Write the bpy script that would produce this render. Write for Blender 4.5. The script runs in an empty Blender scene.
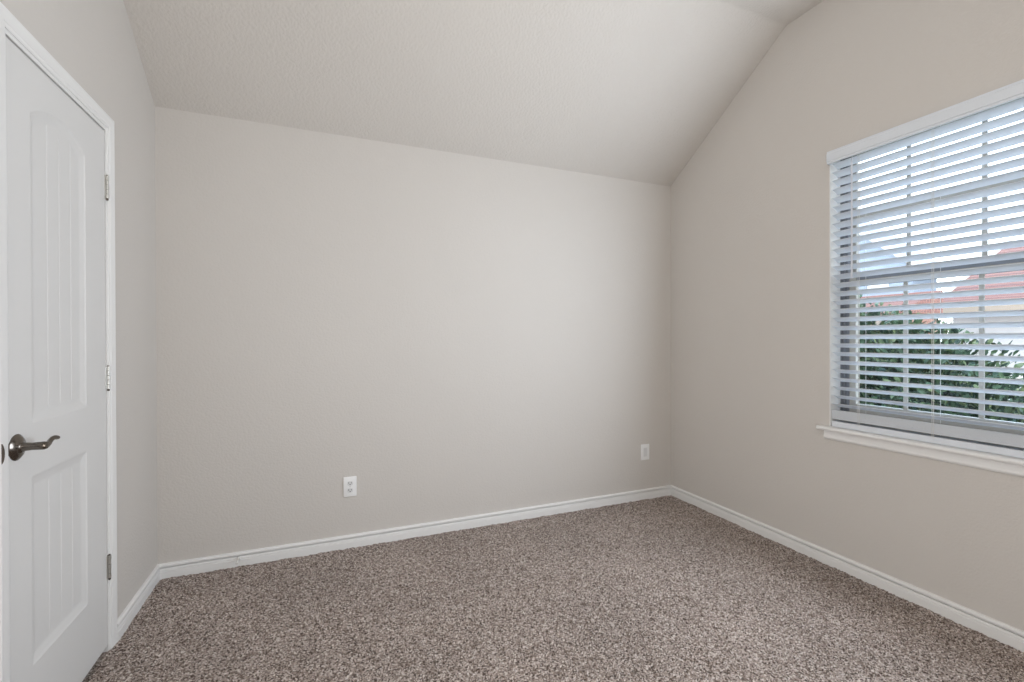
import bpy, bmesh, math, random
import numpy as np
from mathutils import Vector, Matrix

sc = bpy.context.scene
COL = sc.collection

# ------------------------------------------------------------------ camera
F_PX, YAW, PITCH, ROLL, EYE = 461.8, 0.3904, -0.0037, -0.0029, 1.2161
cam_d = bpy.data.cameras.new('camera')
cam_d.sensor_width = 36.0
cam_d.lens = F_PX * 36.0 / 1024.0
cam_d.clip_start = 0.02
cam = bpy.data.objects.new('camera', cam_d)
COL.objects.link(cam)
_f = Vector((math.sin(YAW) * math.cos(PITCH), math.cos(YAW) * math.cos(PITCH), math.sin(PITCH)))
_r = Vector((math.cos(YAW), -math.sin(YAW), 0))
_u = _r.cross(_f)
_c, _s = math.cos(ROLL), math.sin(ROLL)
r2, u2 = _c * _r + _s * _u, -_s * _r + _c * _u
cam.matrix_world = Matrix(((r2.x, u2.x, -_f.x, 0), (r2.y, u2.y, -_f.y, 0), (r2.z, u2.z, -_f.z, EYE), (0, 0, 0, 1)))
sc.camera = cam

# ------------------------------------------------------------------ room measures (metres)
XL, XR, YB, YF = -0.7835, 2.5317, 2.8767, -0.49   # left, right, back and front wall faces
H_LOW, H_TOP, Y_BEND = 2.41, 3.055, 1.903         # ceiling springs at H_LOW and flattens at Y_BEND
WY0, WY1, WZ0, WZ1 = 0.738, 1.652, 0.722, 2.222   # window opening
DY0, DY1, DZ1 = 1.668, 2.282, 2.037               # closet door slab

# ------------------------------------------------------------------ colour management, world, lights
sc.view_settings.view_transform = 'Standard'
sc.view_settings.look = 'None'
sc.view_settings.gamma = 1.0
sc.view_settings.use_curve_mapping = False
sc.view_settings.exposure = 0.0

world = bpy.data.worlds.new('bright_hazy_sky')
sc.world = world
world.use_nodes = True
nt = world.node_tree
nt.nodes.clear()
w_out = nt.nodes.new('ShaderNodeOutputWorld')
w_bg = nt.nodes.new('ShaderNodeBackground')
w_tc = nt.nodes.new('ShaderNodeTexCoord')
w_sep = nt.nodes.new('ShaderNodeSeparateXYZ')
w_ramp = nt.nodes.new('ShaderNodeValToRGB')
w_ramp.color_ramp.elements[0].position = 0.0
w_ramp.color_ramp.elements[0].color = (0.93, 0.97, 1.0, 1)
w_ramp.color_ramp.elements[1].position = 1.0
w_ramp.color_ramp.elements[1].color = (0.42, 0.66, 1.0, 1)
nt.links.new(w_tc.outputs['Generated'], w_sep.inputs[0])
nt.links.new(w_sep.outputs['Z'], w_ramp.inputs[0])
nt.links.new(w_ramp.outputs[0], w_bg.inputs[0])
w_bg.inputs[1].default_value = 4.0
nt.links.new(w_bg.outputs[0], w_out.inputs[0])


def light(name, kind, energy, loc, direction=None, color=(1, 1, 1), **kw):
    d = bpy.data.lights.new(name, kind)
    d.energy = energy
    d.color = color
    for k, v in kw.items():
        if k == 'portal':
            d.cycles.is_portal = v
        else:
            setattr(d, k, v)
    o = bpy.data.objects.new(name, d)
    o.location = loc
    if direction is not None:
        o.rotation_euler = Vector(direction).to_track_quat('-Z', 'Y').to_euler()
    COL.objects.link(o)
    return o


# high sun along the wall: it lights lawn, shrub and street, never the room
light('sun', 'SUN', 3.5, (-10, -10, 20), (0.22, 0.62, -0.75), (1.0, 0.95, 0.88), angle=0.01)
# sky light enters by the window (portal only guides the sampling of the sky)
light('window_portal', 'AREA', 1, (XR + 0.16, (WY0 + WY1) / 2, 1.46), (-1, 0, 0), shape='RECTANGLE', size=0.92, size_y=1.46, portal=True)
light('window_fill', 'AREA', 41, (XR - 0.095, (WY0 + WY1) / 2, 1.45), (-1, 0, 0.07), (0.80, 0.893, 1.0), shape='RECTANGLE', size=0.90, size_y=1.36)  # added light on the room side of the blind, standing in for daylight
# added fill lights: one angled in the assumed doorway, one overhead without a fixture
light('doorway_fill', 'AREA', 33, (-0.30, YF + 0.04, 1.1), (1.3, 1, 0.12), (1.0, 0.985, 0.962), shape='RECTANGLE', size=0.72, size_y=1.95)
light('overhead_fill', 'POINT', 10, (0.65, 0.70, 2.50), None, (1.0, 0.96, 0.90), shadow_soft_size=0.13)


# ------------------------------------------------------------------ materials
def mat(name, color, rough=0.5, metal=0.0, bump=None, vary=None, spec=0.5, coat=0.0):
    m = bpy.data.materials.new(name)
    m.use_nodes = True
    n, l = m.node_tree.nodes, m.node_tree.links
    b = n['Principled BSDF']
    b.inputs['Base Color'].default_value = (*color, 1)
    b.inputs['Roughness'].default_value = rough
    b.inputs['Metallic'].default_value = metal
    b.inputs['Specular IOR Level'].default_value = spec
    b.inputs['Coat Weight'].default_value = coat
    tc = n.new('ShaderNodeTexCoord')
    if vary:
        sc_, amt = vary
        nz = n.new('ShaderNodeTexNoise')
        nz.inputs['Scale'].default_value = sc_
        nz.inputs['Detail'].default_value = 4
        rp = n.new('ShaderNodeValToRGB')
        rp.color_ramp.elements[0].position = 0.3
        rp.color_ramp.elements[1].position = 0.7
        rp.color_ramp.elements[0].color = (*[c * (1 - amt) for c in color], 1)
        rp.color_ramp.elements[1].color = (*[min(1, c * (1 + amt)) for c in color], 1)
        l.new(tc.outputs['Object'], nz.inputs['Vector'])
        l.new(nz.outputs['Fac'], rp.inputs[0])
        l.new(rp.outputs[0], b.inputs['Base Color'])
    if bump:
        sc_, st, dist = bump
        nz = n.new('ShaderNodeTexNoise')
        nz.inputs['Scale'].default_value = sc_
        nz.inputs['Detail'].default_value = 3
        bp = n.new('ShaderNodeBump')
        bp.inputs['Strength'].default_value = st
        bp.inputs['Distance'].default_value = dist
        l.new(tc.outputs['Object'], nz.inputs['Vector'])
        l.new(nz.outputs['Fac'], bp.inputs['Height'])
        l.new(bp.outputs['Normal'], b.inputs['Normal'])
    return m


M_WALL = mat('greige_orange_peel_paint', (0.63, 0.597, 0.562), 0.75, bump=(100, 0.6, 0.0025), vary=(1.2, 0.012), spec=0.3)
M_CEIL = mat('greige_ceiling_paint', (0.62, 0.583, 0.543), 0.85, bump=(75, 0.9, 0.004), vary=(1.2, 0.012), spec=0.2)
M_TRIM = mat('white_semigloss_paint', (0.83, 0.825, 0.815), 0.38, bump=(25, 0.03, 0.001))
M_DOOR = mat('white_door_paint', (0.72, 0.715, 0.705), 0.42, bump=(180, 0.05, 0.0006))
M_SLAT = mat('white_faux_wood', (0.72, 0.755, 0.80), 0.35, bump=(60, 0.03, 0.0005))
M_CORD = mat('white_cord', (0.75, 0.75, 0.73), 0.8)
M_WAND = mat('white_plastic_rod', (0.72, 0.73, 0.78), 0.25)
M_VINYL = mat('almond_vinyl', (0.44, 0.425, 0.385), 0.4, bump=(40, 0.03, 0.0005))
M_VINYL_SHADE = mat('vinyl_painted_shade', (0.22, 0.235, 0.26), 0.5)  # dark grey stands for the shade on backlit vinyl
M_PLATE = mat('white_plastic_plate', (0.88, 0.88, 0.88), 0.3)
M_SLOT = mat('dark_socket_slot', (0.03, 0.03, 0.03), 0.6)
M_INSERT = mat('grey_white_insert', (0.74, 0.74, 0.74), 0.4)
M_NICKEL = mat('satin_nickel', (0.60, 0.59, 0.56), 0.38, metal=1.0, bump=(300, 0.03, 0.0003))
M_BRONZE = mat('aged_pewter', (0.16, 0.14, 0.122), 0.2, metal=1.0, bump=(160, 0.04, 0.0004))
M_RUBBER = mat('white_rubber', (0.7, 0.69, 0.66), 0.7)
M_LEAFSTEM = mat('shrub_bark', (0.12, 0.085, 0.06), 0.9, bump=(60, 0.5, 0.004))
M_CONC = mat('pale_concrete', (0.50, 0.48, 0.45), 0.9, bump=(30, 0.2, 0.004), vary=(2, 0.1))
M_GRASS = mat('lawn_grass', (0.075, 0.11, 0.035), 0.95, bump=(60, 0.8, 0.03), vary=(18, 0.4))
M_STUCCO = mat('cream_stucco', (0.66, 0.60, 0.56), 0.9, bump=(50, 0.3, 0.004))
M_BEIGE = mat('beige_fascia_paint', (0.42, 0.32, 0.24), 0.7)
M_WHITE_EXT = mat('white_exterior_paint', (0.62, 0.62, 0.62), 0.7)
M_SIDING = mat('pale_blue_grey_siding', (0.30, 0.35, 0.42), 0.8)
M_GREYROOF = mat('blue_grey_shingles', (0.34, 0.38, 0.44), 0.9, vary=(6, 0.2))


def tile_mat(name, c1, c2, mortar, scale):
    m = mat(name, c1, 0.85)
    n, l = m.node_tree.nodes, m.node_tree.links
    br = n.new('ShaderNodeTexBrick')
    br.inputs['Color1'].default_value = (*c1, 1)
    br.inputs['Color2'].default_value = (*c2, 1)
    br.inputs['Mortar'].default_value = (*mortar, 1)
    br.inputs['Scale'].default_value = scale
    br.inputs['Mortar Size'].default_value = 0.03
    tc = n.new('ShaderNodeTexCoord')
    mp = n.new('ShaderNodeMapping')
    mp.inputs['Rotation'].default_value = (math.radians(90), 0, math.radians(90))
    l.new(tc.outputs['Object'], mp.inputs['Vector'])
    l.new(mp.outputs[0], br.inputs['Vector'])
    l.new(br.outputs['Color'], n['Principled BSDF'].inputs['Base Color'])
    return m


M_REDTILE = tile_mat('red_clay_tiles', (0.31, 0.155, 0.12), (0.24, 0.11, 0.09), (0.09, 0.05, 0.045), 3.0)
M_BRICK = tile_mat('red_brick', (0.24, 0.09, 0.065), (0.30, 0.13, 0.09), (0.30, 0.24, 0.2), 4.0)

M_GLASS = bpy.data.materials.new('window_glass')
M_GLASS.use_nodes = True
n_, l_ = M_GLASS.node_tree.nodes, M_GLASS.node_tree.links
n_.clear()
g_out = n_.new('ShaderNodeOutputMaterial')
g_mix = n_.new('ShaderNodeMixShader')
g_tr = n_.new('ShaderNodeBsdfTransparent')
g_tr.inputs[0].default_value = (0.975, 0.99, 0.985, 1)
g_gl = n_.new('ShaderNodeBsdfGlossy')
g_gl.inputs['Roughness'].default_value = 0.02
g_fr = n_.new('ShaderNodeFresnel')
g_fr.inputs['IOR'].default_value = 1.45
g_geo = n_.new('ShaderNodeNewGeometry')
g_inv = n_.new('ShaderNodeMath')
g_inv.operation = 'SUBTRACT'
g_inv.inputs[0].default_value = 1.0
g_mul = n_.new('ShaderNodeMath')
g_mul.operation = 'MULTIPLY'
l_.new(g_geo.outputs['Backfacing'], g_inv.inputs[1])
l_.new(g_inv.outputs[0], g_mul.inputs[0])
l_.new(g_fr.outputs[0], g_mul.inputs[1])
l_.new(g_mul.outputs[0], g_mix.inputs[0])
l_.new(g_tr.outputs[0], g_mix.inputs[1])
l_.new(g_gl.outputs[0], g_mix.inputs[2])
l_.new(g_mix.outputs[0], g_out.inputs[0])


def carpet_mat():
    m = bpy.data.materials.new('speckled_frieze_carpet')
    m.use_nodes = True
    n, l = m.node_tree.nodes, m.node_tree.links
    b = n['Principled BSDF']
    b.inputs['Roughness'].default_value = 0.95
    b.inputs['Specular IOR Level'].default_value = 0.1
    b.inputs['Sheen Weight'].default_value = 0.15
    tc = n.new('ShaderNodeTexCoord')
    vo = n.new('ShaderNodeTexVoronoi')
    vo.inputs['Scale'].default_value = 205
    vo.inputs['Randomness'].default_value = 1.0
    sep = n.new('ShaderNodeSeparateColor')
    rp = n.new('ShaderNodeValToRGB')
    e = rp.color_ramp
    e.interpolation = 'LINEAR'
    cols = [(0.00, (0.045, 0.031, 0.025)), (0.22, (0.150, 0.112, 0.092)), (0.5, (0.320, 0.260, 0.226)),
            (0.78, (0.43, 0.365, 0.328)), (1.0, (0.68, 0.61, 0.56))]
    e.elements[0].position, e.elements[0].color = 0, (*cols[0][1], 1)
    e.elements[1].position, e.elements[1].color = 1, (*cols[-1][1], 1)
    for p, c in cols[1:-1]:
        k = e.elements.new(p)
        k.color = (*c, 1)
    l.new(tc.outputs['Object'], vo.inputs['Vector'])
    l.new(vo.outputs['Color'], sep.inputs[0])
    l.new(sep.outputs[0], rp.inputs[0])
    # broad tracks of a vacuum cleaner in the pile
    nz = n.new('ShaderNodeTexNoise')
    nz.inputs['Scale'].default_value = 2.2
    nz.inputs['Detail'].default_value = 2
    mr = n.new('ShaderNodeMapRange')
    mr.inputs['To Min'].default_value = 0.78
    mr.inputs['To Max'].default_value = 1.20
    l.new(tc.outputs['Object'], nz.inputs['Vector'])
    l.new(nz.outputs['Fac'], mr.inputs['Value'])
    mx = n.new('ShaderNodeMix')
    mx.data_type = 'RGBA'
    mx.blend_type = 'MULTIPLY'
    mx.inputs[0].default_value = 1.0
    l.new(rp.outputs[0], mx.inputs[6])
    l.new(mr.outputs[0], mx.inputs[7])
    l.new(mx.outputs[2], b.inputs['Base Color'])
    return m


M_CARPET = carpet_mat()


def leaf_mat(name, cols):
    m = mat(name, cols[0], 0.45, spec=0.4)
    n, l = m.node_tree.nodes, m.node_tree.links
    geo = n.new('ShaderNodeNewGeometry')
    rp = n.new('ShaderNodeValToRGB')
    e = rp.color_ramp
    e.elements[0].color = (*cols[0], 1)
    e.elements[1].color = (*cols[-1], 1)
    for i, c in enumerate(cols[1:-1]):
        k = e.elements.new((i + 1) / (len(cols) - 1))
        k.color = (*c, 1)
    l.new(geo.outputs['Random Per Island'], rp.inputs[0])
    l.new(rp.outputs[0], n['Principled BSDF'].inputs['Base Color'])
    return m


M_LEAF = leaf_mat('shrub_leaf', [(0.018, 0.042, 0.030), (0.040, 0.082, 0.050), (0.068, 0.120, 0.062), (0.15, 0.19, 0.095)])


# ------------------------------------------------------------------ mesh helpers
def link(name, bm, material, parent=None, smooth=False, label=None):
    me = bpy.data.meshes.new(name)
    bmesh.ops.recalc_face_normals(bm, faces=bm.faces[:])
    bm.to_mesh(me)
    bm.free()
    if smooth:
        me.shade_smooth()
        try:
            me.set_sharp_from_angle(angle=math.radians(40))
        except Exception:
            pass
    me.materials.append(material)
    o = bpy.data.objects.new(name, me)
    COL.objects.link(o)
    if parent is not None:
        o.parent = parent
        o.matrix_parent_inverse = Matrix.Translation(world_loc(parent)).inverted()
    if label:
        o['label'] = label
    return o


def world_loc(o):
    v = Vector(o.location)
    return v


def tag(o, label, cat=None, group=None, kind=None):
    o['label'] = label
    if cat:
        o['category'] = cat
    if group:
        o['group'] = group
    if kind:
        o['kind'] = kind
    return o


def thing(name, label, cat, loc):
    o = bpy.data.objects.new(name, None)
    o.empty_display_size = 0.05
    o.location = loc
    COL.objects.link(o)
    return tag(o, label, cat)


def box(bm, x0, x1, y0, y1, z0, z1, bev=0.0, seg=2):
    res = bmesh.ops.create_cube(bm, size=1.0)
    vs = res['verts']
    for v in vs:
        v.co = Vector(((x0 + x1) / 2 + v.co.x * (x1 - x0), (y0 + y1) / 2 + v.co.y * (y1 - y0), (z0 + z1) / 2 + v.co.z * (z1 - z0)))
    if bev > 0:
        es = list({e for v in vs for e in v.link_edges})
        bmesh.ops.bevel(bm, geom=es, offset=bev, segments=seg, profile=0.5, affect='EDGES')


def prism(bm, pts, axis, a, b):
    """extrude a 2D outline along an axis from a to b"""
    def mk(p, t):
        if axis == 'x':
            return (t, p[0], p[1])
        if axis == 'y':
            return (p[0], t, p[1])
        return (p[0], p[1], t)
    va = [bm.verts.new(mk(p, a)) for p in pts]
    vb = [bm.verts.new(mk(p, b)) for p in pts]
    n = len(pts)
    bm.faces.new(va)
    bm.faces.new(vb[::-1])
    for i in range(n):
        bm.faces.new((va[i], va[(i + 1) % n], vb[(i + 1) % n], vb[i]))


def tube(bm, path, radii, seg=14, caps=True, squash=None):
    """a round bar along a list of points; squash gives (side, up) factors"""
    rings = []
    pts = [Vector(p) for p in path]
    for i, p in enumerate(pts):
        d = (pts[min(i + 1, len(pts) - 1)] - pts[max(i - 1, 0)]).normalized()
        a = Vector((0, 0, 1)) if abs(d.z) < 0.9 else Vector((1, 0, 0))
        s = d.cross(a).normalized()
        u = s.cross(d).normalized()
        r = radii[i] if hasattr(radii, '__len__') else radii
        q = squash or (1, 1)
        rings.append([bm.verts.new(p + s * math.cos(2 * math.pi * k / seg) * r * q[0] + u * math.sin(2 * math.pi * k / seg) * r * q[1]) for k in range(seg)])
    for i in range(len(rings) - 1):
        for k in range(seg):
            bm.faces.new((rings[i][k], rings[i][(k + 1) % seg], rings[i + 1][(k + 1) % seg], rings[i + 1][k]))
    if caps:
        bm.faces.new(rings[0][::-1])
        bm.faces.new(rings[-1])


def lathe_x(bm, cx, cy, cz, prof, seg=32):
    """revolve (offset along +x, radius) pairs about the x axis"""
    rings = []
    for dx, r in prof:
        if r < 1e-6:
            rings.append([bm.verts.new((cx + dx, cy, cz))])
        else:
            rings.append([bm.verts.new((cx + dx, cy + r * math.cos(2 * math.pi * k / seg), cz + r * math.sin(2 * math.pi * k / seg))) for k in range(seg)])
    for A, B in zip(rings, rings[1:]):
        for k in range(seg):
            k2 = (k + 1) % seg
            if len(A) == 1 and len(B) == 1:
                continue
            if len(A) == 1:
                bm.faces.new((A[0], B[k], B[k2]))
            elif len(B) == 1:
                bm.faces.new((A[k], A[k2], B[0]))
            else:
                bm.faces.new((A[k], A[k2], B[k2], B[k]))


def struct(name, bm, material, label, smooth=False):
    o = link(name, bm, material, None, smooth)
    return tag(o, label, None, None, 'structure')


def panel_wall(polys, x_in, x_out):
    """a wall on a plane x = const, from faces given as (y, z) outlines sharing corners"""
    bm = bmesh.new()
    cache = {}

    def V(p):
        k = (round(p[0], 5), round(p[1], 5))
        if k not in cache:
            cache[k] = bm.verts.new((x_in, p[0], p[1]))
        return cache[k]
    fs = [bm.faces.new([V(p) for p in poly]) for poly in polys]
    r = bmesh.ops.extrude_face_region(bm, geom=fs)
    for g in r['geom']:
        if isinstance(g, bmesh.types.BMVert):
            g.co.x = x_out
    bmesh.ops.recalc_face_normals(bm, faces=bm.faces[:])
    return bm


# ------------------------------------------------------------------ room shell
WT = 0.14
# right wall with window opening
yb2, yf2 = YB + WT, YF - WT
zt2 = H_TOP + 0.02


def top_z(y):
    return H_TOP if y <= Y_BEND else H_TOP + (H_LOW - H_TOP) * (y - Y_BEND) / (YB - Y_BEND)


RZ = 0.06  # the walls run a little way up behind the ceiling lining
bm = panel_wall([
    [(yf2, -0.3), (WY0, -0.3), (WY0, WZ0), (WY0, WZ1), (WY0, H_TOP + RZ), (yf2, H_TOP + RZ)],
    [(WY0, -0.3), (WY1, -0.3), (WY1, WZ0), (WY0, WZ0)],
    [(WY0, WZ1), (WY1, WZ1), (WY1, H_TOP + RZ), (WY0, H_TOP + RZ)],
    [(WY1, -0.3), (yb2, -0.3), (yb2, top_z(yb2) + RZ), (Y_BEND, H_TOP + RZ), (WY1, H_TOP + RZ), (WY1, WZ1), (WY1, WZ0)],
], XR, XR + WT)
struct('wall_right', bm, M_WALL, 'greige textured wall on the right, with the window')

# left wall with closet door opening
OY0, OY1, OZ1 = DY0 - 0.022, DY1 + 0.022, DZ1 + 0.022
bm = panel_wall([
    [(yf2, -0.3), (OY0, -0.3), (OY0, OZ1), (OY0, H_TOP + RZ), (yf2, H_TOP + RZ)],
    [(OY0, OZ1), (OY1, OZ1), (OY1, H_TOP + RZ), (Y_BEND, H_TOP + RZ), (OY0, H_TOP + RZ)] if OY1 <= Y_BEND else
    [(OY0, OZ1), (OY1, OZ1), (OY1, top_z(OY1) + RZ), (Y_BEND, H_TOP + RZ), (OY0, H_TOP + RZ)],
    [(OY1, -0.3), (yb2, -0.3), (yb2, top_z(yb2) + RZ), (OY1, top_z(OY1) + RZ), (OY1, OZ1)],
], XL, XL - WT)
struct('wall_left', bm, M_WALL, 'greige textured wall on the left, with the white closet door')

bm = bmesh.new()
box(bm, XL - WT + 0.001, XR + WT - 0.001, YB, YB + WT - 0.001, -0.3, H_LOW + 0.05)
struct('wall_back', bm, M_WALL, 'blank greige textured wall facing the camera')

# front wall behind the camera, with the open doorway to the hall
bm = bmesh.new()
box(bm, XL - WT, -0.72, YF - WT, YF, -0.3, H_TOP + 0.05)
box(bm, 0.12, XR + WT, YF - WT, YF, -0.3, H_TOP + 0.05)
box(bm, -0.72, 0.12, YF - WT, YF, 2.08, H_TOP + 0.05)
struct('wall_front', bm, M_WALL, 'greige wall behind the camera with an open doorway')

# closet behind the door and hall behind the doorway, so that only the added lights and the window light the room
bm = bmesh.new()
box(bm, XL - 0.85, XL - 0.80, 1.2, 2.9, -0.3, 2.5)
box(bm, XL - 0.80, XL - WT + 0.01, 1.2, 1.25, -0.3, 2.5)
box(bm, XL - 0.80, XL - WT + 0.01, 2.85, 2.9, -0.3, 2.5)
box(bm, XL - 0.80, XL - WT + 0.01, 1.25, 2.85, 2.45, 2.5)
struct('closet_wall', bm, M_WALL, 'walls of the closet behind the white door')
bm = bmesh.new()
box(bm, XL - 0.80, XL, 1.25, 2.85, -0.3, -0.009)
struct('closet_floor', bm, M_CARPET, 'brown carpet running under the closet door')
bm = bmesh.new()
box(bm, -0.9, 1.6, YF - 1.45, YF - 1.4, -0.3, 2.6)
box(bm, -0.95, -0.9, YF - 1.4, YF - WT + 0.01, -0.3, 2.6)
box(bm, 1.6, 1.65, YF - 1.4, YF - WT + 0.01, -0.3, 2.6)
box(bm, -0.9, 1.6, YF - 1.4, YF - WT + 0.01, 2.5, 2.6)
box(bm, -0.9, 1.6, YF - 1.4, YF - WT + 0.01, -0.3, 0.0)
struct('hall_wall', bm, M_WALL, 'walls of the hall behind the camera')

# ceiling: slope + flat part, one lining with a slightly eased bend
bm = bmesh.new()
prof = []
sl = (H_LOW - H_TOP) / (YB - Y_BEND)
prof.append((YF - WT, H_TOP))
for k in range(7):
    t = k / 6.0
    a = Vector((Y_BEND - 0.014, H_TOP))
    b = Vector((Y_BEND, H_TOP))
    c = Vector((Y_BEND + 0.014, H_TOP + sl * 0.014))
    p = a * (1 - t) ** 2 + b * 2 * t * (1 - t) + c * t * t
    prof.append((p.x, p.y))
prof.append((YB + WT, H_LOW + sl * WT))
outline = prof + [(YB + WT, H_LOW + 0.25), (Y_BEND, H_TOP + 0.16), (YF - WT, H_TOP + 0.16)]
prism(bm, outline, 'x', XL - WT + 0.0005, XR + WT - 0.0005)
struct('ceiling', bm, M_CEIL, 'greige textured ceiling sloping up from the back wall to a flat part')


# carpet: a slab whose top is a dense field of tufts
def carpet():
    step = 0.0062
    nx = int((XR - XL) / step)
    y0 = 0.55
    ny = int((YB - y0) / step)
    rng = np.random.default_rng(7)
    xs = np.linspace(XL, XR, nx)
    ys = np.linspace(y0, YB, ny)
    X, Y = np.meshgrid(xs, ys)
    Z = rng.random(X.shape) * 0.0075 - 0.004
    Z += 0.0018 * np.sin(X * 31 + 2 * np.sin(Y * 9)) * np.sin(Y * 27 + X * 5)
    X = X + (rng.random(X.shape) - 0.5) * step * 0.7
    Y = Y + (rng.random(Y.shape) - 0.5) * step * 0.7
    X[:, 0], X[:, -1], Y[0, :], Y[-1, :] = XL, XR, y0, YB
    Z -= 0.006
    top = np.stack([X, Y, Z], -1).reshape(-1, 3)
    idx = np.arange(nx * ny).reshape(ny, nx)
    q = np.stack([idx[:-1, :-1], idx[:-1, 1:], idx[1:, 1:], idx[1:, :-1]], -1).reshape(-1, 4)
    base = len(top)
    zb = -0.12
    extra = [(XL, YF - WT, -0.007), (XR, YF - WT, -0.007), (XR, y0, -0.007), (XL, y0, -0.007),
             (XL, YF - WT, zb), (XR, YF - WT, zb), (XR, YB, zb), (XL, YB, zb)]
    verts = np.vstack([top, np.array(extra)])
    faces = q.tolist()
    faces += [[base, base + 1, base + 2, base + 3], [base + 7, base + 6, base + 5, base + 4]]
    me = bpy.data.meshes.new('floor')
    me.from_pydata(verts.tolist(), [], faces)
    me.materials.append(M_CARPET)
    o = bpy.data.objects.new('floor', me)
    COL.objects.link(o)
    return tag(o, 'brown and grey speckled wall-to-wall carpet', None, None, 'structure')


carpet()

# ------------------------------------------------------------------ baseboards (stepped profile with a bead on top)
BB = [(0.0, -0.01), (0.014, -0.01), (0.014, 0.038), (0.0115, 0.0395), (0.0125, 0.042), (0.0125, 0.050), (0.0105, 0.053), (0.0105, 0.0575),
      (0.0015, 0.0580), (0.0015, 0.0655), (0.0140, 0.0660), (0.0150, 0.072), (0.0135, 0.0775), (0.009, 0.0810), (0.004, 0.082), (0.0, 0.082)]


BB = [(o, z * 0.91 - 0.005) for o, z in BB]


def baseboard(name, p0, p1, inward, m0, m1, label):
    """run the profile from p0 to p1; inward = unit normal into the room; m0/m1 = mitre (+1 shortens with depth)"""
    bm = bmesh.new()
    p0, p1, nrm = Vector((*p0, 0)), Vector((*p1, 0)), Vector((*inward, 0))
    d = (p1 - p0).normalized()
    A = [bm.verts.new(p0 + nrm * o + d * (o * m0) + Vector((0, 0, z))) for o, z in BB]
    B = [bm.verts.new(p1 + nrm * o - d * (o * m1) + Vector((0, 0, z))) for o, z in BB]
    n = len(BB)
    bm.faces.new(A)
    bm.faces.new(B[::-1])
    for i in range(n):
        bm.faces.new((A[i], A[(i + 1) % n], B[(i + 1) % n], B[i]))
    return struct(name, bm, M_TRIM, label)


CAS_W = 0.047
CY0, CY1, CZ1 = DY0 - 0.014, DY1 + 0.009, DZ1 + 0.017  # casing inner edge
baseboard('baseboard_back', (XL, YB), (XR, YB), (0, -1), 1, 1, 'white moulded baseboard along the back wall')
baseboard('baseboard_right', (XR, YB), (XR, YF), (-1, 0), 1, 0, 'white moulded baseboard along the right wall under the window')
baseboard('baseboard_left', (XL, CY1 + CAS_W), (XL, YB), (1, 0), 0, 1, 'short white moulded baseboard between the door casing and the corner')

# ------------------------------------------------------------------ closet door
# casing, mitred
CP = [(0.0, -0.002), (0.0, 0.0055), (0.003, 0.007), (0.010, 0.0075), (0.013, 0.0095), (0.036, 0.0115), (0.041, 0.013), (0.0455, 0.0125), (0.047, 0.010), (0.047, -0.002)]
bm = bmesh.new()
rows = []
for o, h in CP:
    rows.append([bm.verts.new(p) for p in ((XL + h, CY0 - o, -0.01), (XL + h, CY0 - o, CZ1 + o), (XL + h, CY1 + o, CZ1 + o), (XL + h, CY1 + o, -0.01))])
for a, b in zip(rows, rows[1:]):
    for i in range(3):
        bm.faces.new((a[i], a[i + 1], b[i + 1], b[i]))
bm.faces.new([r[0] for r in rows])
bm.faces.new([r[3] for r in rows][::-1])
struct('trim_1', bm, M_TRIM, 'white moulded casing around the closet door')

# jamb lining with stop behind the slab
bm = bmesh.new()
G = 0.0028
box(bm, XL - WT, XL + 0.0015, OY0, DY0 - G, -0.01, OZ1)
box(bm, XL - WT, XL + 0.0015, DY1 + G, OY1, -0.01, OZ1)
box(bm, XL - WT, XL + 0.0015, DY0 - G, DY1 + G, DZ1 + G + 0.002, OZ1)
box(bm, XL - 0.060, XL - 0.0365, DY0 - G, DY0 + 0.012, -0.01, DZ1)
box(bm, XL - 0.060, XL - 0.0365, DY1 - 0.012, DY1 + G, -0.01, DZ1)
box(bm, XL - 0.060, XL - 0.0365, DY0 - G, DY1 + G, DZ1 - 0.012, DZ1 + G + 0.002)
struct('trim_2', bm, M_TRIM, 'white door jamb lining the closet opening')


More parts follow.
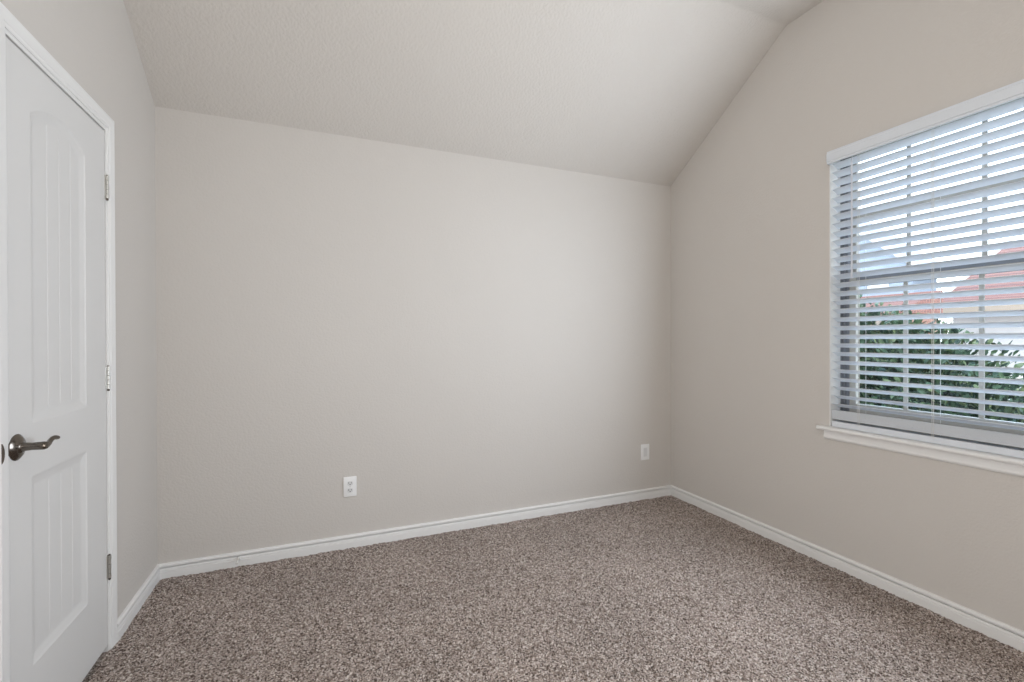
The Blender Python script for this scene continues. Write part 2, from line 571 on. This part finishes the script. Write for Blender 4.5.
def door_slab():
    """moulded two-panel door: arched plank panel above, square plank panel below"""
    z0 = 0.016
    th = 0.035
    ys = set(np.round(np.linspace(DY0, DY1, 165), 5))
    zs = set(np.round(np.linspace(z0, DZ1, 420), 5))
    UP = (1.780, 2.117, 0.978, 1.878, 0.052)   # y0, y1, z0, springing z, arch rise
    LO = (1.776, 2.117, 0.268, 0.818, 0.0)
    ramp = 0.032
    gro = [1.886, 1.958, 2.031]
    for g in gro:
        for dd in (-0.0045, -0.0022, 0, 0.0022, 0.0045):
            ys.add(round(g + dd, 5))
    ys = np.array(sorted(ys))
    zs = np.array(sorted(zs))
    Y, Z = np.meshgrid(ys, zs)

    def panel(P):
        y0, y1, za, zb, rise = P
        yc, hw = (y0 + y1) / 2, (y1 - y0) / 2
        if rise > 0:
            R = (hw * hw + rise * rise) / (2 * rise)
            top = np.where(Z > zb + rise - R, R - np.hypot(Y - yc, Z - (zb + rise - R)), 1.0)
        else:
            top = zb - Z
        d = np.minimum(np.minimum(Y - y0, y1 - Y), np.minimum(Z - za, top))
        t = np.clip(d / ramp, 0, 1)
        # ogee: step in, slope, flat
        dep = 0.0030 * np.clip(d / 0.004, 0, 1) + 0.0058 * (t * t * (3 - 2 * t))
        inside = np.clip((d - ramp) / 0.003, 0, 1)
        gd = np.min([np.abs(Y - g) for g in gro], axis=0)
        dep = dep + 0.0014 * np.clip(1 - gd / 0.0045, 0, 1) * inside
        return np.where(d > 0, dep, 0)
    D = panel(UP) + panel(LO)
    # eased arris round the slab
    ed = np.minimum(np.minimum(Y - DY0, DY1 - Y), np.minimum(Z - z0, DZ1 - Z))
    D = D + 0.002 * np.clip(1 - ed / 0.002, 0, 1)
    Xf = XL - D
    nz, ny = Y.shape
    front = np.stack([Xf, Y, Z], -1).reshape(-1, 3).tolist()
    idx = np.arange(nz * ny).reshape(nz, ny)
    faces = np.stack([idx[:-1, :-1], idx[:-1, 1:], idx[1:, 1:], idx[1:, :-1]], -1).reshape(-1, 4).tolist()
    b = len(front)
    loop = idx[0, :].tolist() + idx[1:, -1].tolist() + idx[-1, -2::-1].tolist() + idx[-2:0:-1, 0].tolist()
    back = [(XL - th, front[i][1], front[i][2]) for i in loop]
    verts = front + back
    n = len(loop)
    for i in range(n):
        faces.append([loop[(i + 1) % n], loop[i], b + i, b + (i + 1) % n])
    faces.append([b + i for i in range(n)])
    me = bpy.data.meshes.new('door_1')
    me.from_pydata(verts, [], faces)
    me.shade_smooth()
    me.set_sharp_from_angle(angle=math.radians(30))
    me.materials.append(M_DOOR)
    o = bpy.data.objects.new('door_1', me)
    COL.objects.link(o)
    return tag(o, 'white two-panel closet door with an arched plank panel above a square one', None, None, 'structure')


door = door_slab()

# hinges
for zc in (1.818, 1.070, 0.326):
    bm = bmesh.new()
    box(bm, XL - 0.004, XL + 0.0026, DY1 - 0.0085, DY1 + 0.0085, zc - 0.045, zc + 0.045, 0.0006, 1)
    hg = link('hinge', bm, M_NICKEL, door, False, 'satin nickel butt hinge')
    bm = bmesh.new()
    for k in range(5):
        za = zc - 0.045 + k * 0.018
        tube(bm, [(XL + 0.0058, DY1 + 0.002, za + 0.0007), (XL + 0.0058, DY1 + 0.002, za + 0.0173)], 0.0058 if k % 2 == 0 else 0.0050, 14)
    link('knuckle', bm, M_NICKEL, hg, True)
    bm = bmesh.new()
    tube(bm, [(XL + 0.0058, DY1 + 0.002, zc - 0.0505), (XL + 0.0058, DY1 + 0.002, zc + 0.048)], 0.0036, 12)
    tube(bm, [(XL + 0.0058, DY1 + 0.002, zc - 0.052), (XL + 0.0058, DY1 + 0.002, zc - 0.047)], [0.0035, 0.0052], 12)
    link('pin', bm, M_BRONZE, hg, True)

# lever handle
HY, HZ = 1.703, 0.921
bm = bmesh.new()
lathe_x(bm, XL, HY, HZ, [(-0.001, 0.0), (-0.001, 0.0365), (0.002, 0.0365), (0.004, 0.0345), (0.006, 0.031), (0.009, 0.0275), (0.0115, 0.020), (0.0135, 0.0145), (0.015, 0.0135), (0.015, 0.0)])
hand = link('door_handle', bm, M_BRONZE, door, True, 'aged pewter lever handle on a round rose')
bm = bmesh.new()
lathe_x(bm, XL, HY, HZ, [(0.013, 0.0), (0.013, 0.0135), (0.02, 0.0115), (0.035, 0.0105), (0.05, 0.0112), (0.060, 0.0115), (0.066, 0.009), (0.068, 0.0)], 24)
link('neck', bm, M_BRONZE, hand, True)
bm = bmesh.new()
path = [(0.058, -0.006, 0.0), (0.0585, 0.006, 0.0), (0.058, 0.020, -0.001), (0.057, 0.034, 0.001), (0.0565, 0.046, 0.006), (0.057, 0.058, 0.0105), (0.058, 0.070, 0.0115), (0.059, 0.082, 0.0095), (0.0595, 0.092, 0.0075)]
tube(bm, [(XL + a, HY + b * 0.82, HZ + c) for a, b, c in path], [0.0095, 0.0105, 0.0098, 0.0085, 0.0075, 0.007, 0.0068, 0.0066, 0.005], 16, True, (0.8, 0.95))
link('lever', bm, M_BRONZE, hand, True)
# curved lip of the strike plate on the jamb
bm = bmesh.new()
pts = []
for k in range(13):
    a = -math.pi / 2 + math.pi * k / 12
    pts.append((HZ + 0.030 * math.sin(a), 0.004 + 0.010 * math.cos(a)))
va = [bm.verts.new((XL + 0.004 + p[1], 1.616, p[0])) for p in pts]
vb = [bm.verts.new((XL + 0.004 + p[1], 1.612, p[0])) for p in pts]
bm.faces.new(va)
bm.faces.new(vb[::-1])
for i in range(len(pts)):
    j = (i + 1) % len(pts)
    bm.faces.new((va[i], va[j], vb[j], vb[i]))
sp = link('strike_plate', bm, M_BRONZE)
tag(sp, 'dark metal strike plate lip at the left edge of the picture, beside the door handle', 'strike plate')

# ------------------------------------------------------------------ window unit
win = thing('window_1', 'almond vinyl single-hung window with dividing bars behind the blind', None, (XR + 0.11, (WY0 + WY1) / 2, WZ0))
win['kind'] = 'structure'
FX0, FX1 = XR + 0.084, XR + 0.138
GY0, GY1 = WY0 + 0.048, WY1 - 0.048     # clear width between frame jambs
ZM = 1.517                              # meeting rail centre
ZS = 0.765                              # frame sill top
ZH = WZ1 - 0.016
bm = bmesh.new()
box(bm, FX0 + 0.02, FX1, WY0, GY0, WZ0 + 0.02, WZ1, 0.002, 1)
box(bm, FX0 + 0.02, FX1, GY1, WY1, WZ0 + 0.02, WZ1, 0.002, 1)
box(bm, FX0, FX1, WY0, WY1, ZH, WZ1, 0.002, 1)
box(bm, FX0, FX1, WY0, WY1, WZ0 + 0.02, ZS + 0.03, 0.002, 1)
link('window_frame', bm, M_VINYL, win)
# jamb tracks the sash slides in; their grey paints in the backlit shade
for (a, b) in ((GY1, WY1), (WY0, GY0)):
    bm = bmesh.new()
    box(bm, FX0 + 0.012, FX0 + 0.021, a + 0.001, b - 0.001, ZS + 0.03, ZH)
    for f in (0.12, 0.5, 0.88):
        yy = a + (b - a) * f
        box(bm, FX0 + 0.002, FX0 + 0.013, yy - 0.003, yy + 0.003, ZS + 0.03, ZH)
    link('jamb_track', bm, M_VINYL_SHADE, win, False, 'jamb track with its shade painted grey')
# lower sash (inner), upper sash (outer)
SW = 0.033
bm = bmesh.new()
LX0, LX1 = FX0 + 0.002, FX0 + 0.028
box(bm, LX0, LX1, GY1 - SW, GY1, ZS + 0.03, ZM + 0.02, 0.003, 2)
box(bm, LX0, LX1, GY0, GY0 + SW, ZS + 0.03, ZM + 0.02, 0.003, 2)
box(bm, LX0, LX1, GY0 + SW, GY1 - SW, ZM - 0.002, ZM + 0.006, 0.002, 2)
box(bm, LX0, LX1, GY0 + SW, GY1 - SW, ZS + 0.03, ZS + 0.104, 0.003, 2)
los = link('lower_sash', bm, M_VINYL, win)
bm = bmesh.new()
UX0, UX1 = FX0 + 0.030, FX0 + 0.05
box(bm, UX0, UX1, GY1 - 0.02, GY1, ZM - 0.02, ZH, 0.002, 1)
box(bm, UX0, UX1, GY0, GY0 + 0.02, ZM - 0.02, ZH, 0.002, 1)
box(bm, UX0, UX1, GY0 + 0.02, GY1 - 0.02, ZM - 0.02, ZM + 0.014, 0.002, 1)
box(bm, UX0, UX1, GY0 + 0.02, GY1 - 0.02, ZH - 0.012, ZH, 0.002, 1)
ups = link('upper_sash', bm, M_VINYL, win)
bm = bmesh.new()
box(bm, LX0 + 0.005, LX1, GY0 + SW, GY1 - SW, ZM - 0.026, ZM + 0.024, 0.002, 1)
link('check_rail', bm, M_VINYL_SHADE, los, False, 'grey check rail')  # the rail's backlit shade is put into its colour
MUN = (1.350, 1.070)
for my in MUN:
    bm = bmesh.new()
    box(bm, LX0 + 0.008, LX0 + 0.016, my - 0.0095, my + 0.0095, ZS + 0.104, ZM - 0.024, 0.002, 1)
    link('muntin', bm, M_VINYL, los)
    bm = bmesh.new()
    box(bm, UX0 + 0.004, UX0 + 0.012, my - 0.0095, my + 0.0095, ZM + 0.014, ZH - 0.012, 0.002, 1)
    link('muntin', bm, M_VINYL, ups)
bm = bmesh.new()
box(bm, UX0 + 0.0042, UX0 + 0.0122, GY0 + 0.02, GY1 - 0.02, 1.864 - 0.0125, 1.864 + 0.0125, 0.002, 1)
link('muntin', bm, M_VINYL, ups)
bm = bmesh.new()
box(bm, LX0 + 0.0185, LX0 + 0.0215, GY0 + SW - 0.004, GY1 - SW + 0.004, ZS + 0.100, ZM - 0.020)
link('pane', bm, M_GLASS, los)
bm = bmesh.new()
box(bm, UX0 + 0.0135, UX0 + 0.0165, GY0 + 0.016, GY1 - 0.016, ZM + 0.010, ZH - 0.009)
link('pane', bm, M_GLASS, ups)

# stool and apron below the window
bm = bmesh.new()
NT = 0.742
nose = [(XR + 0.084, NT - 0.021), (XR + 0.084, NT)]
for k in range(9):
    a = math.pi / 2 + math.pi * k / 8
    nose.append((XR - 0.028 + 0.010 * math.cos(a), NT - 0.0105 + 0.0105 * math.sin(a)))
prism(bm, nose, 'y', WY0 + 0.0005, WY1 - 0.0005)
horn = [p for p in nose]
horn[0] = (XR - 0.0003, NT - 0.021)
horn[1] = (XR - 0.0003, NT)
prism(bm, horn, 'y', WY1 - 0.0005, WY1 + 0.048)
prism(bm, horn, 'y', WY0 - 0.048, WY0 + 0.0005)
struct('trim_3', bm, M_TRIM, 'white window stool with a rounded nose and short horns')
bm = bmesh.new()
ap = [(XR, 0.673), (XR - 0.008, 0.673), (XR - 0.013, 0.678), (XR - 0.0155, 0.684), (XR - 0.0135, 0.692), (XR - 0.012, 0.705), (XR - 0.012, 0.7215), (XR, 0.7215)]
prism(bm, ap, 'y', WY0 - 0.022, WY1 + 0.022)
struct('trim_4', bm, M_TRIM, 'white moulded apron under the window stool')

bm = bmesh.new()
box(bm, XR + 0.0005, FX0, WY1 - 0.004, WY1 - 0.0002, NT, WZ1 - 0.001)
struct('trim_5', bm, M_TRIM, 'white lining added to brighten the far side of the window recess')  # thin white skin added so the drywall reveal looks brightly lit

# ------------------------------------------------------------------ blind
blind = thing('window_blind', 'white two-inch slatted blind lowered over the window on the right wall', 'blind', (XR + 0.03, (WY0 + WY1) / 2, WZ0 + 0.02))
SY0, SY1 = WY0 + 0.008, WY1 - 0.008
bm = bmesh.new()
VZ0, VZ1 = 2.147, 2.212
vp = [(XR - 0.030, VZ0), (XR - 0.030, VZ0 + 0.010), (XR - 0.034, VZ0 + 0.013), (XR - 0.034, VZ1 - 0.014), (XR - 0.030, VZ1 - 0.010), (XR - 0.030, VZ1), (XR - 0.020, VZ1), (XR - 0.020, VZ0)]
prism(bm, vp, 'y', WY0 - 0.006, WY1 - 0.006)
box(bm, XR - 0.022, XR - 0.0005, WY1 - 0.014, WY1 - 0.006, VZ0, VZ1)
box(bm, XR - 0.022, XR - 0.0005, WY0 - 0.006, WY0 + 0.002, VZ0, VZ1)
link('valance', bm, M_SLAT, blind)
bm = bmesh.new()
box(bm, XR - 0.004, XR + 0.055, SY0, SY1, 2.186, WZ1 - 0.0005, 0.002, 1)
link('head_rail', bm, M_SLAT, blind)

PITCHZ, TILT, SWID = 0.0459, math.radians(24), 0.0505
XC = XR + 0.031
z = 2.142
proto = None
slat_zs = []
while z > 0.850:
    slat_zs.append(z)
    z -= PITCHZ


def slat_bm(tilt):
    bm = bmesh.new()
    pts = []
    n = 8
    for k in range(n + 1):
        s = (k / n - 0.5)
        pts.append((s * SWID, 0.0026 * (1 - 4 * s * s) + 0.0013))
    for k in range(n, -1, -1):
        s = (k / n - 0.5)
        pts.append((s * SWID, 0.0026 * (1 - 4 * s * s) - 0.0013))
    ct, st = math.cos(tilt), math.sin(tilt)
    prism(bm, [(XC + p[0] * ct + p[1] * st, -p[0] * st + p[1] * ct) for p in pts], 'y', SY0, SY1)
    return bm


slat0 = link('slat', slat_bm(TILT), M_SLAT, blind, True)
slat0.location.z = slat_zs[0]
for zz in slat_zs[1:]:
    c = slat0.copy()
    COL.objects.link(c)
    c.location.z = zz
# spare slats lying closed on the bottom rail
st0 = link('slat', slat_bm(math.radians(6)), M_SLAT, blind, True)
st0.location.z = 0.7835
for k in range(1, 13):
    c = st0.copy()
    COL.objects.link(c)
    c.location.z = 0.7835 + 0.0036 * k
bm = bmesh.new()
box(bm, XC - 0.026, XC + 0.026, SY0, SY1, 0.7425, 0.7725, 0.003, 2)
link('bottom_rail', bm, M_SLAT, blind)
for ly in (1.505, 1.195, 0.885):
    for xo, nm in ((XC - 0.0265, 'ladder_cord'), (XC + 0.0265, 'ladder_cord'), (XC - 0.0275, 'lift_cord')):
        bm = bmesh.new()
        yy = ly + (0.006 if nm == 'lift_cord' else 0)
        tube(bm, [(xo, yy, 0.765), (xo, yy, 2.188)], 0.0011, 6)
        link(nm, bm, M_CORD, blind)
bm = bmesh.new()
tube(bm, [(XR - 0.014, 1.530, 1.524), (XR - 0.014, 1.530, 1.53), (XR - 0.014, 1.530, 2.120)], [0.0035, 0.0045, 0.0045], 6)
tube(bm, [(XR - 0.014, 1.530, 2.118), (XR - 0.002, 1.530, 2.190)], 0.0022, 6)
link('tilt_wand', bm, M_WAND, blind)


# ------------------------------------------------------------------ wall plates and door stop
def plate_bm(xc, zc, w, h):
    bm = bmesh.new()
    box(bm, xc - w / 2, xc + w / 2, YB - 0.0065, YB, zc - h / 2, zc + h / 2, 0.003, 3)
    return bm


oc = (0.149, 0.352)
outlet = thing('electrical_outlet', 'white duplex outlet low on the back wall, left of the centre', 'outlet', (oc[0], YB, oc[1]))
link('cover_plate', plate_bm(oc[0], oc[1], 0.073, 0.117), M_PLATE, outlet, True)
for s in (1, -1):
    zc = oc[1] + s * 0.0205
    bm = bmesh.new()
    pts = []
    for k in range(24):
        a = 2 * math.pi * k / 24
        pts.append((oc[0] + 0.0165 * math.cos(a), zc + max(-0.0125, min(0.0125, 0.0165 * math.sin(a)))))
    prism(bm, pts, 'y', YB - 0.0085, YB - 0.004)
    so = link('socket', bm, M_INSERT, outlet)
    bm = bmesh.new()
    box(bm, oc[0] - 0.0082, oc[0] - 0.0052, YB - 0.0089, YB - 0.008, zc - 0.002, zc + 0.0075)
    box(bm, oc[0] + 0.0052, oc[0] + 0.0082, YB - 0.0089, YB - 0.008, zc - 0.001, zc + 0.0065)
    tube(bm, [(oc[0], YB - 0.0089, zc - 0.0075), (oc[0], YB - 0.008, zc - 0.0075)], 0.003, 12)
    link('slot', bm, M_SLOT, so)
bm = bmesh.new()
tube(bm, [(oc[0], YB - 0.0078, oc[1]), (oc[0], YB - 0.005, oc[1])], 0.003, 12)
link('screw', bm, M_NICKEL, outlet)

pc = (2.279, 0.352)
plate = thing('wall_plate', 'white plate with a narrow upright insert, low on the back wall near the right corner', 'wall plate', (pc[0], YB, pc[1]))
link('cover_plate', plate_bm(pc[0], pc[1], 0.078, 0.120), M_PLATE, plate, True)
bm = bmesh.new()
box(bm, pc[0] - 0.0165, pc[0] + 0.0165, YB - 0.0088, YB - 0.004, pc[1] - 0.0335, pc[1] + 0.0335, 0.0012, 2)
link('insert', bm, M_INSERT, plate, False, 'slightly greyer rectangular insert')

DX, DZ = -0.420, 0.040
stop = thing('door_stop', 'small white spring door stop on the back baseboard near the left corner', 'door stop', (DX, YB - 0.0125, DZ))
bm = bmesh.new()
tube(bm, [(DX, YB - 0.0115, DZ), (DX, YB - 0.019, DZ)], [0.0085, 0.007], 18)
link('base_cup', bm, M_TRIM, stop, True)
bm = bmesh.new()
path = []
for k in range(0, 181):
    a = k / 180 * 2 * math.pi * 12
    t = k / 180
    path.append((DX + 0.0048 * math.cos(a), YB - 0.018 - 0.048 * t, DZ + 0.0048 * math.sin(a) - 0.002 * t))
tube(bm, path, 0.0012, 6)
link('spring', bm, M_NICKEL, stop, True)
bm = bmesh.new()
tube(bm, [(DX, YB - 0.064, DZ - 0.002), (DX, YB - 0.067, DZ - 0.002), (DX, YB - 0.076, DZ - 0.002), (DX, YB - 0.079, DZ - 0.002)], [0.0055, 0.007, 0.007, 0.0055], 16)
link('rubber_tip', bm, M_RUBBER, stop, True)

# ------------------------------------------------------------------ outside
GZ = -0.32
bm = bmesh.new()
box(bm, 5.3, 9.0, -14, 40, GZ - 0.3, GZ)
struct('lawn', bm, M_GRASS, 'strip of green lawn beyond the shrub')
bm = bmesh.new()
box(bm, XR + WT, 5.3, -14, 40, GZ - 0.3, GZ + 0.005)
struct('path', bm, M_CONC, 'unseen pale concrete ground under the window, added to bounce light onto the slats')  # unseen ground, made pale to throw light up under the slats
bm = bmesh.new()
box(bm, 9.0, 70.0, -30, 70, GZ - 0.3, GZ + 0.01)
struct('street', bm, M_CONC, 'pale concrete street and drives beyond the lawn')


# shrub
def shrub():
    root = thing('shrub', 'dense green leafy shrub growing just outside the window', 'shrub', (4.35, 2.2, GZ))
    rng = random.Random(11)
    verts, faces = [], []
    blobs = [((4.45, 2.75, 0.60), (0.60, 0.80, 0.92)), ((4.40, 2.15, 0.46), (0.55, 0.62, 0.84)), ((4.35, 1.72, 0.20), (0.50, 0.48, 0.74)),
             ((4.42, 3.35, 0.55), (0.6, 0.7, 0.85)), ((4.30, 1.42, 0.02), (0.48, 0.42, 0.54))]
    for (c, r) in blobs:
        n = int(9000 * r[0] * r[1] * r[2] / 0.3)
        for _ in range(n):
            while True:
                d = Vector((rng.gauss(0, 1), rng.gauss(0, 1), rng.gauss(0, 1)))
                if d.length > 0.01:
                    break
            d.normalize()
            rr = rng.uniform(0.35, 1.05) ** 0.6 * (1 + 0.10 * math.sin(d.x * 7 + c[1] * 3) * math.sin(d.z * 8 + d.y * 6))
            p = Vector((c[0] + d.x * r[0] * rr, c[1] + d.y * r[1] * rr, c[2] + d.z * r[2] * rr))
            if p.z < GZ + 0.05:
                continue
            out = (d + Vector((rng.gauss(0, .45), rng.gauss(0, .45), rng.gauss(0.15, .45)))).normalized()
            side = out.cross(Vector((rng.gauss(0, 1), rng.gauss(0, 1), rng.gauss(0, 1)))).normalized()
            up = side.cross(out).normalized()
            L, W = rng.uniform(0.055, 0.10), rng.uniform(0.011, 0.019)
            b = len(verts)
            droop = rng.uniform(0.005, 0.02)
            verts += [p, p + out * L * .35 + side * W - up * 0.0, p + out * L * .35 + up * 0.004, p + out * L * .35 - side * W,
                      p + out * L * .72 + side * W * .7 - Vector((0, 0, droop * .5)), p + out * L * .72 - side * W * .7 - Vector((0, 0, droop * .5)),
                      p + out * L - Vector((0, 0, droop))]
            faces += [(b, b + 1, b + 2), (b, b + 2, b + 3), (b + 1, b + 4, b + 2), (b + 2, b + 5, b + 3), (b + 2, b + 4, b + 5), (b + 4, b + 6, b + 5)]
    me = bpy.data.meshes.new('foliage')
    me.from_pydata([tuple(v) for v in verts], [], faces)
    me.materials.append(M_LEAF)
    fo = bpy.data.objects.new('foliage', me)
    COL.objects.link(fo)
    fo.parent = root
    fo.matrix_parent_inverse = Matrix.Translation(root.location).inverted()
    for (c, r) in blobs:
        bm = bmesh.new()
        for k in range(4):
            a = rng.uniform(0, 6.28)
            p0 = Vector((c[0] + 0.08 * math.cos(a), c[1] + 0.08 * math.sin(a), GZ - 0.02))
            p2 = Vector((c[0] + r[0] * .6 * math.cos(a), c[1] + r[1] * .6 * math.sin(a), c[2] + r[2] * .55))
            p1 = (p0 + p2) / 2 + Vector((rng.uniform(-.05, .05), rng.uniform(-.05, .05), 0.1))
            tube(bm, [p0, p1, p2], [0.022, 0.014, 0.005], 8)
        link('stem', bm, M_LEAFSTEM, root, True)


shrub()


# house across the street: cream walls, red tiled gable roof
hb = thing('house', 'cream house with a red tiled roof across the street', 'house', (25, 4, GZ))
bm = bmesh.new()
box(bm, 22.5, 33.5, -8, 10.0, GZ, 2.25)
prism(bm, [(22.5, 2.25), (33.5, 2.25), (28, 4.95)], 'y', -7.9, 9.95)
link('wall', bm, M_STUCCO, hb)
bm = bmesh.new()
prism(bm, [(22.0, 2.28), (28, 5.30), (34, 2.28), (34, 2.42), (28, 5.46), (22.0, 2.42)], 'y', -8.4, 10.4)
link('roof', bm, M_REDTILE, hb)
bm = bmesh.new()
box(bm, 21.92, 22.02, -8.4, 10.42, 1.98, 2.36, 0.01, 1)
link('fascia', bm, M_BEIGE, hb)
bm = bmesh.new()
prism(bm, [(21.9, 2.26), (28, 5.30), (34.1, 2.26), (34.1, 2.46), (28, 5.52), (21.9, 2.46)], 'y', 10.4, 10.55)
link('rake_board', bm, M_WHITE_EXT, hb)
bm = bmesh.new()
box(bm, 22.44, 22.5, 4.0, 7.4, GZ, 1.75, 0.02, 1)
link('garage_door', bm, M_WHITE_EXT, hb)

# house on the left: pale gable, low brick wing
hc = thing('house', 'pale blue-grey gabled house on the left with a low red brick wing', 'house', (18, 12, GZ))
bm = bmesh.new()
prism(bm, [(8.82, GZ), (8.82, 3.61), (11.89, 6.28), (15.08, 3.61), (15.08, GZ)], 'x', 17.57, 18.9)
link('wall', bm, M_SIDING, hc)
bm = bmesh.new()
prism(bm, [(8.41, 3.38), (11.89, 6.42), (15.49, 3.38), (15.49, 3.20), (11.89, 6.22), (8.41, 3.20)], 'x', 17.55, 19.0)
link('roof', bm, M_GREYROOF, hc)
bm = bmesh.new()
prism(bm, [(8.41, 3.39), (11.89, 6.44), (15.49, 3.39), (15.49, 3.18), (11.89, 6.19), (8.41, 3.18)], 'x', 17.46, 17.55)
link('gable_trim', bm, M_WHITE_EXT, hc)
for (a, b, c, d) in ((9.51, 10.15, 2.83, 3.35), (10.56, 11.14, 3.75, 4.57)):
    bm = bmesh.new()
    box(bm, 17.53, 17.59, a, b, c, d, 0.015, 1)
    link('window', bm, M_WHITE_EXT, hc)
bm = bmesh.new()
box(bm, 15.37, 17.57, 8.15, 12.76, GZ, 1.98)
link('wing_wall', bm, M_BRICK, hc)
bm = bmesh.new()
prism(bm, [(15.2, 1.955), (17.57, 2.68), (17.57, 1.955)], 'y', 8.05, 12.88)
link('wing_roof', bm, M_REDTILE, hc)
